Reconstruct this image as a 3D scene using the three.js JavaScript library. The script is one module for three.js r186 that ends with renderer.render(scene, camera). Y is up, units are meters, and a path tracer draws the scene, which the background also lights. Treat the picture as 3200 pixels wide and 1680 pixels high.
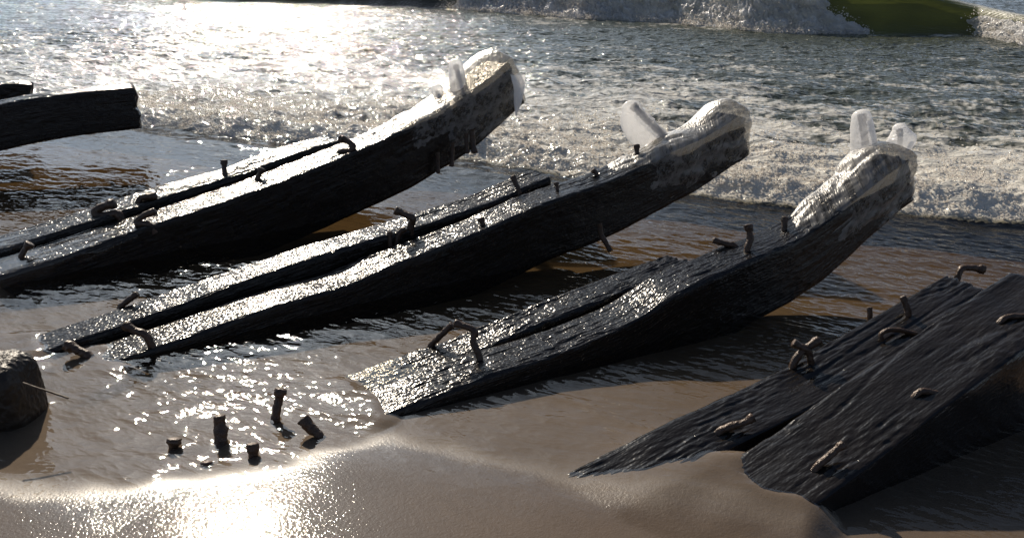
import * as THREE from 'three';
import { mergeGeometries } from 'three/addons/utils/BufferGeometryUtils.js';

// ---------------------------------------------------------------- camera, sky, sun, exposure
const PITCH = 20, FOV = 36, EYE = 1.6;
const scene = new THREE.Scene();
const camera = new THREE.PerspectiveCamera(FOV, 1024 / 537, 0.05, 6000);
camera.position.set(0, EYE, 0);
camera.lookAt(0, EYE - Math.sin(PITCH * Math.PI / 180), -Math.cos(PITCH * Math.PI / 180));
const renderer = new THREE.WebGLRenderer({ antialias: true });
renderer.toneMapping = THREE.LinearToneMapping;
renderer.toneMappingExposure = 1.12;
renderer.shadowMap.enabled = true;

const SUN_AZ = -20 * Math.PI / 180, SUN_EL = 30 * Math.PI / 180;       // left of straight ahead, over the lake
const sunDir = new THREE.Vector3(Math.sin(SUN_AZ) * Math.cos(SUN_EL), Math.sin(SUN_EL), -Math.cos(SUN_AZ) * Math.cos(SUN_EL));
const sun = new THREE.DirectionalLight(0xfff0da, 5);
sun.position.copy(sunDir).multiplyScalar(60); sun.target.position.set(0, 0, -6);
sun.castShadow = true; sun.shadow.radius = 2; sun.shadow.mapSize.set(4096, 4096);
Object.assign(sun.shadow.camera, { left: -30, right: 30, top: 30, bottom: -30, near: 1, far: 150 });
scene.add(sun, sun.target);
{ // clear winter sky with a bright aureole round the sun
  const W = 512, H = 256, data = new Float32Array(W * H * 4), d = new THREE.Vector3();
  for (let j = 0; j < H; j++) for (let i = 0; i < W; i++) {
    const lat = ((j + 0.5) / H - 0.5) * Math.PI, lon = ((i + 0.5) / W - 0.5) * 2 * Math.PI;
    d.set(Math.cos(lat) * Math.cos(lon), Math.sin(lat), Math.cos(lat) * Math.sin(lon));
    const g = Math.acos(Math.min(1, Math.max(-1, d.dot(sunDir)))) * 180 / Math.PI, e = Math.max(0, lat), k = (j * W + i) * 4;
    const hz = Math.exp(-e / 0.2), a1 = 2.2 * Math.exp(-g / 7), a2 = 1.5 * Math.exp(-g / 14);
    data[k] = 0.04 + 0.46 * hz + a1 + a2 * 0.86;
    data[k + 1] = 0.068 + 0.54 * hz + a1 * 0.97 + a2;
    data[k + 2] = 0.135 + 0.62 * hz + a1 * 0.92 + a2 * 1.12;
    data[k + 3] = 1;
  }
  const t = new THREE.DataTexture(data, W, H, THREE.RGBAFormat, THREE.FloatType);
  t.mapping = THREE.EquirectangularReflectionMapping; t.magFilter = t.minFilter = THREE.LinearFilter; t.needsUpdate = true;
  scene.background = t; scene.environment = t;
}

// ---------------------------------------------------------------- helpers
let seed = 7;
const rnd = () => { seed = (seed * 1664525 + 1013904223) >>> 0; return seed / 4294967296; };
const rr = (a, b) => a + (b - a) * rnd();
const PERM = new Uint8Array(512);
{ const p = [...Array(256).keys()]; for (let i = 255; i > 0; i--) { const j = Math.floor(rnd() * (i + 1)); [p[i], p[j]] = [p[j], p[i]]; } for (let i = 0; i < 512; i++) PERM[i] = p[i & 255]; }
const GX = [], GY = [], GZ = [];
for (let i = 0; i < 256; i++) { const z = rr(-1, 1), a = rr(0, 6.2832), r = Math.sqrt(1 - z * z); GX.push(r * Math.cos(a)); GY.push(r * Math.sin(a)); GZ.push(z); }
const fade = (t) => t * t * t * (t * (t * 6 - 15) + 10);
const clamp = (x, a = 0, b = 1) => x < a ? a : x > b ? b : x;
const sstep = (a, b, x) => { const t = clamp((x - a) / (b - a)); return t * t * (3 - 2 * t); };
const PG = new Float64Array(256 * 3); for (let i = 0; i < 256; i++) { PG[i * 3] = GX[i]; PG[i * 3 + 1] = GY[i]; PG[i * 3 + 2] = GZ[i]; }
function n3(x, y, z, per) {                                    // gradient noise about -1..1
  const xf = Math.floor(x), yf = Math.floor(y), zf = Math.floor(z), u = x - xf, v = y - yf, w = z - zf;
  let x0, x1, y0, y1;
  if (per) { x0 = ((xf % per) + per) % per; x1 = (x0 + 1) % per; y0 = ((yf % per) + per) % per; y1 = (y0 + 1) % per; } else { x0 = xf & 255; x1 = (xf + 1) & 255; y0 = yf & 255; y1 = (yf + 1) & 255; }
  const z0 = zf & 255, z1 = (zf + 1) & 255, A = PERM[x0], B = PERM[x1], AA = PERM[A + y0], AB = PERM[A + y1], BA = PERM[B + y0], BB = PERM[B + y1];
  const fu = u * u * u * (u * (u * 6 - 15) + 10), fv = v * v * v * (v * (v * 6 - 15) + 10), fw = w * w * w * (w * (w * 6 - 15) + 10), u1 = u - 1, v1 = v - 1, w1 = w - 1;
  let h = PERM[AA + z0] * 3; const a = PG[h] * u + PG[h + 1] * v + PG[h + 2] * w; h = PERM[BA + z0] * 3; const b = PG[h] * u1 + PG[h + 1] * v + PG[h + 2] * w;
  h = PERM[AB + z0] * 3; const c = PG[h] * u + PG[h + 1] * v1 + PG[h + 2] * w; h = PERM[BB + z0] * 3; const d = PG[h] * u1 + PG[h + 1] * v1 + PG[h + 2] * w;
  h = PERM[AA + z1] * 3; const e = PG[h] * u + PG[h + 1] * v + PG[h + 2] * w1; h = PERM[BA + z1] * 3; const f = PG[h] * u1 + PG[h + 1] * v + PG[h + 2] * w1;
  h = PERM[AB + z1] * 3; const g = PG[h] * u + PG[h + 1] * v1 + PG[h + 2] * w1; h = PERM[BB + z1] * 3; const k = PG[h] * u1 + PG[h + 1] * v1 + PG[h + 2] * w1;
  const ab = a + (b - a) * fu, cd = c + (d - c) * fu, ef = e + (f - e) * fu, gk = g + (k - g) * fu, p = ab + (cd - ab) * fv, q = ef + (gk - ef) * fv;
  return 1.5 * (p + (q - p) * fw);
}
const n2 = (x, y, s = 0.5) => n3(x, y, s + 0.37);
function fbm(x, y, z, o = 4) { let a = 1, s = 0, t = 0; for (let i = 0; i < o; i++) { s += a * n3(x, y, z + i * 7.1); t += a; a *= 0.5; x *= 2.03; y *= 2.03; z *= 2.03; } return s / t; }
function lut(pts, x) { if (x <= pts[0][0]) return pts[0][1]; for (let i = 1; i < pts.length; i++) if (x <= pts[i][0]) { const [a, p] = pts[i - 1], [b, q] = pts[i]; return p + (q - p) * (x - a) / (b - a); } return pts[pts.length - 1][1]; }

const V = (x, y, z) => new THREE.Vector3(x, y, z);
const FPX = 840 / Math.tan(FOV * Math.PI / 360), SP = Math.sin(PITCH * Math.PI / 180), CP = Math.cos(PITCH * Math.PI / 180);
// survey: a sighting line from the eye through a point of the 3200 x 1680 photograph; z component along the view axis is 1
const sight = (px, py) => { const x = (px - 1600) / FPX, y = (840 - py) / FPX; return V(x, -SP + CP * y, -(CP + SP * y)); };
const eye = V(0, EYE, 0);
const atDepth = (px, py, t) => sight(px, py).multiplyScalar(t).add(eye);
const atHeight = (px, py, h = 0) => { const d = sight(px, py); return d.multiplyScalar((h - EYE) / d.y).add(eye); };
// shore axes: u along the waterline (to the right), w out to the lake
const SU = V(0.888, 0, 0.46), SW = V(0.46, 0, -0.888);
const uw = (x, z) => [x * 0.888 + z * 0.46, x * 0.46 - z * 0.888];

const names = {};
function numbered(n) { names[n] = (names[n] ?? -1) + 1; return names[n] ? `${n}_${String(names[n]).padStart(3, '0')}` : n; }
function tag(o, label, category, group) { o.userData.label = label; if (category) o.userData.category = category; if (group) o.userData.group = group; return o; }
function mesh(name, geo, mat, parent = scene) {
  const o = new THREE.Mesh(geo, mat); o.name = parent === scene ? numbered(name) : name; o.castShadow = o.receiveShadow = true; parent.add(o); return o;
}
function structure(name, geo, mat, label) { const o = mesh(name, geo, mat); o.userData.kind = 'structure'; if (label) o.userData.label = label; return o; }
function gridGeo(rows, cols, at, uvOf, colOf) {
  const pos = new Float32Array(rows * cols * 3), uv = new Float32Array(rows * cols * 2), col = colOf ? new Float32Array(rows * cols * 3) : null;
  const p = [0, 0, 0], q = [0, 0], c = [0, 0, 0];
  for (let j = 0, k = 0; j < rows; j++) for (let i = 0; i < cols; i++, k++) {
    at(i, j, p); pos.set(p, k * 3); if (uvOf) { uvOf(p, q, i, j); uv.set(q, k * 2); } if (colOf) { colOf(p, c, i, j); col.set(c, k * 3); }
  }
  const idx = new Uint32Array((rows - 1) * (cols - 1) * 6);
  for (let j = 0, k = 0; j < rows - 1; j++) for (let i = 0; i < cols - 1; i++) { const a = j * cols + i, b = a + 1, d = a + cols, e = d + 1; idx.set([a, b, d, b, e, d], k); k += 6; }
  // wind the faces outward (closed shapes) or upward and towards the shore (sheets)
  let ax = 0, ay = 0, az = 0, area = 0, vol = 0; const [ox, oy, oz] = pos;
  for (let k = 0; k < idx.length; k += 3) {
    const a = idx[k] * 3, b = idx[k + 1] * 3, c = idx[k + 2] * 3, x1 = pos[b] - pos[a], y1 = pos[b + 1] - pos[a + 1], z1 = pos[b + 2] - pos[a + 2], x2 = pos[c] - pos[a], y2 = pos[c + 1] - pos[a + 1], z2 = pos[c + 2] - pos[a + 2];
    const nx = y1 * z2 - z1 * y2, ny = z1 * x2 - x1 * z2, nz = x1 * y2 - y1 * x2; ax += nx; ay += ny; az += nz; area += Math.hypot(nx, ny, nz); vol += (pos[a] - ox) * nx + (pos[a + 1] - oy) * ny + (pos[a + 2] - oz) * nz;
  }
  if (Math.hypot(ax, ay, az) > 0.4 * area ? ay + 0.5 * az < 0 : vol < 0) for (let k = 0; k < idx.length; k += 3) { const t = idx[k + 1]; idx[k + 1] = idx[k + 2]; idx[k + 2] = t; }
  const g = new THREE.BufferGeometry();
  g.setAttribute('position', new THREE.BufferAttribute(pos, 3)); g.setAttribute('uv', new THREE.BufferAttribute(uv, 2));
  if (col) g.setAttribute('color', new THREE.BufferAttribute(col, 3));
  g.setIndex(new THREE.BufferAttribute(idx, 1)); g.computeVertexNormals(); return g;
}
function tex(size, f, srgb = false) {                           // f(x, y) in 0..size -> grey or [r, g, b] in 0..1
  const d = new Uint8Array(size * size * 4);
  for (let j = 0, k = 0; j < size; j++) for (let i = 0; i < size; i++, k += 4) { const v = f(i, j); for (let c = 0; c < 3; c++) d[k + c] = 255 * clamp(Array.isArray(v) ? v[c] : v); d[k + 3] = 255; }
  const t = new THREE.DataTexture(d, size, size); t.wrapS = t.wrapT = THREE.RepeatWrapping; t.magFilter = THREE.LinearFilter; t.minFilter = THREE.LinearMipmapLinearFilter; t.generateMipmaps = true;
  if (srgb) t.colorSpace = THREE.SRGBColorSpace; t.needsUpdate = true; return t;
}
const rep = (t, x, y) => { const c = t.clone(); c.repeat.set(x, y); c.needsUpdate = true; return c; };

// ---------------------------------------------------------------- textures and materials
function slopes(size, rms, f) {                                 // normal map of a periodic relief f(x, y), x and y in 0..1, scaled to a given r.m.s. slope
  const h = new Float32Array(size * size), dx = new Float32Array(size * size), dy = new Float32Array(size * size), d = new Uint8Array(size * size * 4); let q = 0;
  for (let j = 0; j < size; j++) for (let i = 0; i < size; i++) h[j * size + i] = f(i / size, j / size);
  for (let j = 0; j < size; j++) for (let i = 0; i < size; i++) { const k = j * size + i; dx[k] = h[j * size + (i + 1) % size] - h[k]; dy[k] = h[((j + 1) % size) * size + i] - h[k]; q += dx[k] * dx[k] + dy[k] * dy[k]; }
  const m = rms / Math.sqrt(q / (size * size));
  for (let k = 0; k < size * size; k++) { const x = -dx[k] * m, y = -dy[k] * m, l = 1 / Math.hypot(x, y, 1); d.set([127.5 + 127.5 * x * l, 127.5 + 127.5 * y * l, 127.5 + 127.5 * l, 255], k * 4); }
  const t = new THREE.DataTexture(d, size, size); t.wrapS = t.wrapT = THREE.RepeatWrapping; t.magFilter = THREE.LinearFilter; t.minFilter = THREE.LinearMipmapLinearFilter; t.generateMipmaps = true; t.needsUpdate = true; return t;
}
const rippleTex = slopes(1024, 0.3, (x, y) => {                // tile of wind ripples, longer across than deep
  let s = 0, a = 1, f = 6; const wx = x + 0.02 * n3(x * 4, y * 8, 40.5, 8);
  for (let o = 0; o < 4; o++) { s += a * (1 - 2 * Math.abs(n3(wx * f, y * f * 2, o * 3.3, f))); a *= 0.52; f *= 2; } return s;
});
const grainTex = slopes(512, 0.26, (x, y) => {                  // wood: long fibres with checks, broken across
  return 0.5 * n3(x * 4, y * 32, 1.5, 32) + 0.5 * n3(x * 8, y * 64, 4.5, 64) + 0.4 * n3(x * 32, y * 64, 8.5, 64) + 0.3 * n3(x * 64, y * 64, 11.5, 64);
});
const sandTex = slopes(1024, 0.068, (x, y) => 0.5 * n3(x * 64, y * 64, 2.5, 64) + 0.35 * n3(x * 128, y * 128, 5.5, 128) + 0.25 * n3(x * 256, y * 256, 8.5, 256));
const pitTex = tex(256, (i, j) => { const x = i / 256, y = j / 256; return 0.5 + 0.4 * n3(x * 16, y * 16, 1.5, 16) + 0.3 * n3(x * 32, y * 32, 3.5, 32); });

const M = {};
M.water = new THREE.MeshPhysicalMaterial({ vertexColors: true, roughness: 0.05, ior: 1.33, normalMap: rippleTex });
M.shallow = new THREE.MeshPhysicalMaterial({ vertexColors: true, roughness: 0.03, ior: 1.33, transmission: 1, thickness: 0, transparent: true, normalMap: rippleTex, normalScale: new THREE.Vector2(0.24, 0.24) });
M.sand = new THREE.MeshPhysicalMaterial({ vertexColors: true, roughness: 1, roughnessMap: null, ior: 1.36, normalMap: sandTex });
M.wood = new THREE.MeshPhysicalMaterial({ vertexColors: true, roughness: 0.18, ior: 1.38, normalMap: grainTex, normalScale: new THREE.Vector2(0.8, 0.8) });
M.darkWood = M.wood.clone(); M.darkWood.normalScale = new THREE.Vector2(0.32, 0.32); M.darkWood.roughness = 0.19;
M.iron = new THREE.MeshStandardMaterial({ vertexColors: true, roughness: 0.42, metalness: 0.15, bumpMap: pitTex, bumpScale: 0.002 });
M.ice = new THREE.MeshPhysicalMaterial({ color: 0xd0ceca, roughness: 0.36, ior: 1.31, transmission: 1, thickness: 0, clearcoat: 1, clearcoatRoughness: 0.1, bumpMap: rep(pitTex, 1, 1), bumpScale: 0.003, transmissionMap: tex(256, (i, j) => { const x = i / 256, y = j / 256; return 0.87 + 0.14 * n3(x * 4, y * 4, 2.5, 4) + 0.12 * n3(x * 9, y * 9, 5.5, 9) + 0.06 * n3(x * 30, y * 30, 7.5, 30); }) });
M.frost = new THREE.MeshPhysicalMaterial({ color: 0xffffff, roughness: 0.78, ior: 1.31, transmission: 0.8, thickness: 0, clearcoat: 1, clearcoatRoughness: 0.15, bumpMap: rep(pitTex, 2, 2), bumpScale: 0.002 });
M.film = new THREE.MeshPhysicalMaterial({ color: 0xffffff, roughness: 0.03, ior: 1.33, transmission: 1, thickness: 0 });
M.wave = new THREE.MeshPhysicalMaterial({ vertexColors: true, roughness: 0.62, ior: 1.33, transmission: 0.9, thickness: 0, clearcoat: 1, clearcoatRoughness: 0.05, normalMap: rippleTex, normalScale: new THREE.Vector2(0.8, 0.8) });
M.foam = new THREE.MeshPhysicalMaterial({ vertexColors: true, roughness: 1, ior: 1.33, transmission: 0.5, thickness: 0, clearcoat: 0.5, clearcoatRoughness: 0.15, bumpMap: rep(pitTex, 1, 1), bumpScale: 0.02 });
M.drop = new THREE.MeshPhysicalMaterial({ color: 0xf0ece6, roughness: 0.9, ior: 1.33, transmission: 0.6, thickness: 0, clearcoat: 0.6, clearcoatRoughness: 0.1 });
M.rock = new THREE.MeshPhysicalMaterial({ vertexColors: true, roughness: 0.45, ior: 1.4, bumpMap: rep(pitTex, 3, 3), bumpScale: 0.0022 });
M.twig = new THREE.MeshStandardMaterial({ color: new THREE.Color(0.11, 0.07, 0.04), roughness: 0.6 });

// ---------------------------------------------------------------- where the timbers lie
// A timber stands on a line in plan (point b, direction d, both x and metres ahead); its near upper edge is surveyed along that line.
function lineOf(o) {
  const dl = Math.hypot(...o.d), dx = o.d[0] / dl, dz = -o.d[1] / dl, D = V(dx, 0, dz), S = V(dz, 0, -dx).multiplyScalar(1);   // S: across, to the far left
  if (S.z > 0) S.negate();
  const B = V(o.b[0], 0, -o.b[1]);
  const pts = o.edge.map(([px, py]) => { const r = sight(px, py), e = eye.clone().sub(B), t = -e.dot(S) / r.dot(S), p = r.multiplyScalar(t).add(eye); return { s: p.clone().sub(B).dot(D), y: p.y, t }; }).sort((a, b) => a.s - b.s);
  const hs = pts.map((p) => [p.s, p.y]);
  const raw = (s) => { const a = hs[0], b = hs[1], y = hs[hs.length - 1], x = hs[hs.length - 2]; if (s < a[0]) return a[1] + (s - a[0]) * (o.dive ?? 0.15); if (s > y[0]) return y[1] + (s - y[0]) * (y[1] - x[1]) / (y[0] - x[0]); return lut(hs, s); };
  const h = (s) => { let v = 0, k = 0; for (let i = -4; i <= 4; i++) { const g = Math.exp(-i * i / 6); v += g * raw(s + i * 0.045); k += g; } return v / k; };
  return { D, S, B, hs, h };
}
const shift = ([bx, bz], [dx, dz], k) => { const l = Math.hypot(dx, dz); return [bx - dz / l * k, bz + dx / l * k]; };
const spec = {};
// --- pair at the left
const dA = [0.76, 0.65], bA = [-2.72, 4.1];
spec.A2 = ({ label: 'long curved timber rising from the left edge to an ice-capped tip with a hanging icicle', b: bA, d: dA, seed: 3, wet: 0.4, film: true,
  edge: [[-260, 935], [0, 862], [107, 828], [235, 789], [385, 734], [663, 642], [855, 576], [1050, 498], [1221, 427], [1306, 382], [1405, 338], [1470, 292], [1530, 242], [1590, 196]], width: 0.3, thick: [[0, 0.42], [0.5, 0.42], [0.8, 0.42], [1, 0.36]], under: [[1110, 665], [1250, 600], [1420, 490], [1530, 390]] });
spec.A1 = ({ label: 'shorter timber lying against the far side of the leftmost iced timber', b: shift(bA, dA, 0.335), d: dA, seed: 11, wet: 0.45, film: true,
  edge: [[-260, 850], [0, 779], [171, 726], [385, 657], [556, 598], [748, 546], [898, 486], [1060, 438]], width: 0.27, thick: 0.4 });
// --- middle pair
const dB = [0.82, 0.57], bB = [-1.585, 3.3];
spec.B2 = ({ label: 'long timber at the centre ending in an ice cap beside a leaning ice-wrapped bolt', b: bB, d: dB, seed: 5, wet: 0.33,
  edge: [[450, 1098], [556, 1063], [834, 965], [975, 922], [1100, 888], [1221, 828], [1349, 783], [1520, 717], [1683, 640], [1760, 612], [1900, 570], [2060, 500], [2180, 448], [2260, 400], [2325, 362]], width: 0.24, thick: [[0, 0.34], [0.7, 0.36], [1, 0.3]], under: [[1790, 825], [1920, 760], [2100, 640], [2230, 545]] });
spec.B1 = ({ label: 'shorter timber bolted along the far side of the central iced timber', b: shift(bB, dB, 0.275), d: dB, seed: 17, wet: 0.36,
  edge: [[220, 1068], [340, 1030], [600, 940], [830, 855], [1050, 782], [1290, 712], [1540, 632], [1640, 585], [1722, 552]], width: 0.22, thick: 0.33 });
// --- right-hand pair
const dC = [0.85, 0.52], bC = [-0.364, 2.8];
spec.C2 = ({ label: 'long timber right of centre with a tall upright ice-wrapped bolt at its tip', b: bC, d: dC, seed: 7, wet: 0.12,
  edge: [[1340, 1244], [1552, 1166], [1798, 1090], [2024, 990], [2100, 925], [2185, 885], [2305, 832], [2356, 804], [2442, 778], [2570, 712], [2656, 640], [2741, 572], [2845, 500]], width: 0.23, thick: [[0, 0.36], [0.6, 0.38], [1, 0.26]], under: [[2468, 977], [2566, 913], [2643, 832], [2720, 764], [2784, 712], [2844, 620]] });
spec.C1 = ({ label: 'splintered shorter timber along the far side of the right-hand iced timber', b: shift(bC, dC, 0.28), d: dC, seed: 23, rough: 1.5, jag: 2,
  edge: [[1170, 1214], [1300, 1168], [1499, 1098], [1606, 1048], [1760, 985], [1905, 925], [2060, 868], [2165, 828]], width: 0.2, thick: 0.33 });
// --- pair in the lower right corner
const dD = [0.85, 0.5], bD = [0.835, 2.07];
spec.D1 = ({ label: 'broad black timber in the lower right with a cut end and several bent bolts', b: shift(bD, dD, 0.36), d: dD, dark: true, seed: 29, rough: 1.1,
  edge: [[1760, 1690], [2000, 1560], [2186, 1450], [2357, 1366], [2529, 1280], [2700, 1186], [2955, 1025], [3122, 925]], width: 0.235, roll: 6, thick: 0.5 });
spec.D2 = ({ label: 'black timber running out of the lower right corner of the view', b: bD, d: dD, dark: true, seed: 31, rough: 1.1,
  edge: [[2250, 1760], [2469, 1640], [2735, 1450], [2894, 1320], [3065, 1195], [3200, 1095], [3420, 940]], width: 0.32, roll: 3, thick: 0.75 });
// --- stubs far left
const dE = [0.87, 0.5];
const atW = (px, py, w) => { const d = sight(px, py), k = -0.5 * d.x - 0.87 * d.z, t = w / k; return [d.x * t, -d.z * t]; };
spec.E2 = ({ label: 'blunt dark timber at the left edge lying low over the water', b: atW(200, 300, 8.3), d: dE, seed: 37, jag: 1.5, edge: [[-250, 385], [0, 325], [100, 308], [200, 292], [395, 274], [415, 272]], width: 0.34, thick: 0.38 });
spec.E1 = ({ label: 'small end of a dark timber peeking in at the upper left edge', b: atW(40, 260, 9.6), d: dE, seed: 41, jag: 1.5, edge: [[-250, 310], [-100, 280], [0, 262], [60, 258], [95, 264]], width: 0.3, thick: 0.3 });


for (const o of Object.values(spec)) o.line = lineOf(o);
// water and sand heaped over the low ends: [timber, where along it the heap ends, sand?, reach across]
const heaps = [['B2', -0.2, 0.8], ['B1', -0.44, 0.6], ['C2', -0.14, 0.8], ['C1', -0.26, 0.6], ['D1', -0.5, 0.45], ['D2', 0.05, 0.5], ['A2', -0.1, 0.3]].map(([n, end, reach]) => ({ ...spec[n].line, W: spec[n].width, tilt: Math.tan((spec[n].roll || 0) * Math.PI / 180), end, reach, wide: n === 'D1', key: n.charCodeAt(0) + n.charCodeAt(1) * 3 }));
function heaped(x, z, level) {
  for (const o of heaps) {
    const px = x - o.B.x, pz = z - o.B.z, sl = px * o.D.x + pz * o.D.z; if (sl > o.end + 0.9 || sl < o.end - 1.8) continue;
    const c = px * o.S.x + pz * o.S.z, out = c < 0 ? -c : c > o.W ? c - o.W : 0; if (out > o.reach) continue;
    const past = sl - o.end + 0.1 * n2(sl * 3, c * 6, o.key + 5) + (o.wide ? 3.2 * Math.max(0, c - 0.08) : 0) + 0.35 * out;
    const top = o.h(sl) + o.tilt * clamp(c, 0, o.W) + 0.009 + 0.003 * n2(sl * 5, c * 7, o.key) - 0.6 * sstep(-0.04, 0.7, past), f = 1 - sstep(0, o.reach, out);
    if (top > level) level += (top - level) * f * Math.sqrt(f);
  }
  return level;
}

// ---------------------------------------------------------------- beach and lake
const shoreW = (u) => lut([[-6, 0.6], [-2.7, 1.38], [-2.0, 1.75], [-1.6, 2.25], [-0.9, 2.4], [0, 2.4], [3, 2.2], [8, 2.2]], u);
M.sand.roughnessMap = tex(512, (i, j) => {                     // wetness: soaked sand by the water shines, the drained sand above it is duller; uv1 covers 16 x 8 m
  const u = i / 512 * 16 - 8, w = j / 512 * 8 - 2, d = w - shoreW(u) + 0.16 * n2(u * 1.6, w * 2.4, 8) + 0.07 * n2(u * 6, w * 8, 5);
  return Math.max(0.075 - 0.02 * sstep(-0.45, -0.1, d), 0.95 * sstep(-0.4, -0.04, d));   // under water it has no shine of its own
});
M.sand.roughnessMap.channel = 1; M.sand.roughnessMap.wrapS = M.sand.roughnessMap.wrapT = THREE.ClampToEdgeWrapping;
const uv1 = (g) => { const P = g.attributes.position, a = new Float32Array(P.count * 2); for (let i = 0; i < P.count; i++) { const [u, w] = uw(P.getX(i), P.getZ(i)); a[2 * i] = (u + 8) / 16; a[2 * i + 1] = (w + 2) / 8; } g.setAttribute('uv1', new THREE.BufferAttribute(a, 2)); return g; };
function sandH(x, z) {
  const [u, w] = uw(x, z), d = w - shoreW(u);
  return heaped(x, z, -0.052 * d - 0.004 + 0.006 * n2(u * 1.1, w * 1.6, 3) + 0.0022 * n2(u * 4 + w * 2, w * 9, 5) * sstep(-1.2, 0.3, d));
}
{
  const N = 430, R = 390;
  const g = gridGeo(R, N, (i, j, p) => { const zf = 1.1 + 12 * Math.pow(j / (R - 1), 1.9), x = (i / (N - 1) - 0.5) * 2 * (1.5 + zf * 0.85); p[0] = x; p[1] = sandH(x, -zf); p[2] = -zf; },
    (p, q) => { q[0] = p[0] * 1.6; q[1] = -p[2] * 1.6; },
    (p, c) => { const t = 0.5 + 0.5 * fbm(p[0] * 1.3, p[2] * 2.1, 2, 4), s = 0.5 + 0.5 * n2(p[0] * 60, p[2] * 60, 3); const k = (0.75 + 0.4 * t) * (0.9 + 0.2 * s); c[0] = 0.108 * k; c[1] = 0.078 * k; c[2] = 0.053 * k; });
  structure('beach_sand', uv1(g), M.sand, 'wet brown sand of the beach in the foreground');
  const far = gridGeo(40, 60, (i, j, p) => { const zf = -30 + 31 * j / 39, x = (i / 59 - 0.5) * 90; p[0] = x; p[2] = -zf; p[1] = sandH(x, -zf) - 0.02; }, (p, q) => { q[0] = p[0] * 1.6; q[1] = -p[2] * 1.6; }, (p, c) => { c[0] = 0.105; c[1] = 0.08; c[2] = 0.058; });
  structure('beach_ground', uv1(far), M.sand, 'damp sand of the beach behind the viewpoint');
}
// bore: the broken wave running in, its foot about 6.1 m out
const boreW = (u) => 6.15 + 0.22 * n2(u * 0.45, 0, 9) + 0.1 * n2(u * 1.5, 4, 9);
function foamAt(u, w) {                                        // 0..1 cover of foam on the lake
  const b = w - boreW(u); if (b < -0.02) return 0;
  if (b > 17) return 0.8 * sstep(0.25, 0.6, n2(u * 1.1, w * 2.2, 41) * 0.6 + n2(u * 4, w * 8, 42) * 0.4 + n2(u * 10, w * 18, 43) * 0.25 + 0.2 * sstep(19, 23, w) - 0.3 * sstep(25, 33, w));
  const left = sstep(0.5, -4, u), reach = 2.6 + 2.4 * left;
  const cover = 0.55 * Math.exp(-b / 0.8) + 0.36 * (1 - sstep(reach * 0.4, reach * 1.8, b)) + 0.48 * (1 - sstep(7, 18, b)) + 0.2 * n2(u * 0.7, w * 1.3, 21) + 0.12 * n2(u * 1.9, w * 3.1, 22);
  const lace = 1 - 2.4 * Math.abs(n2(u * 1.5 + 0.5 * n2(u * 2, w * 2, 7), w * 3.4, 4)), lace2 = 1 - 2.2 * Math.abs(n2(u * 3.6, w * 7.5, 14)), fine = n2(u * 13, w * 22, 2) + 0.7 * n2(u * 28, w * 46, 3);
  return sstep(1 - cover, 1.38 - cover, 0.24 + 0.18 * lace + 0.16 * lace2 + 0.3 * fine + 0.26 * wavelet(u, w)) * sstep(-0.02, 0.06, b);
}
const wavelet = (u, w) => 1 - 2.2 * Math.abs(n2(u * 0.85 + 0.3 * n2(u * 1.7, w, 51), w * 1.9 + 0.25 * n2(u * 2.3, w * 2, 52), 50));   // low crests of the broken water
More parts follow.
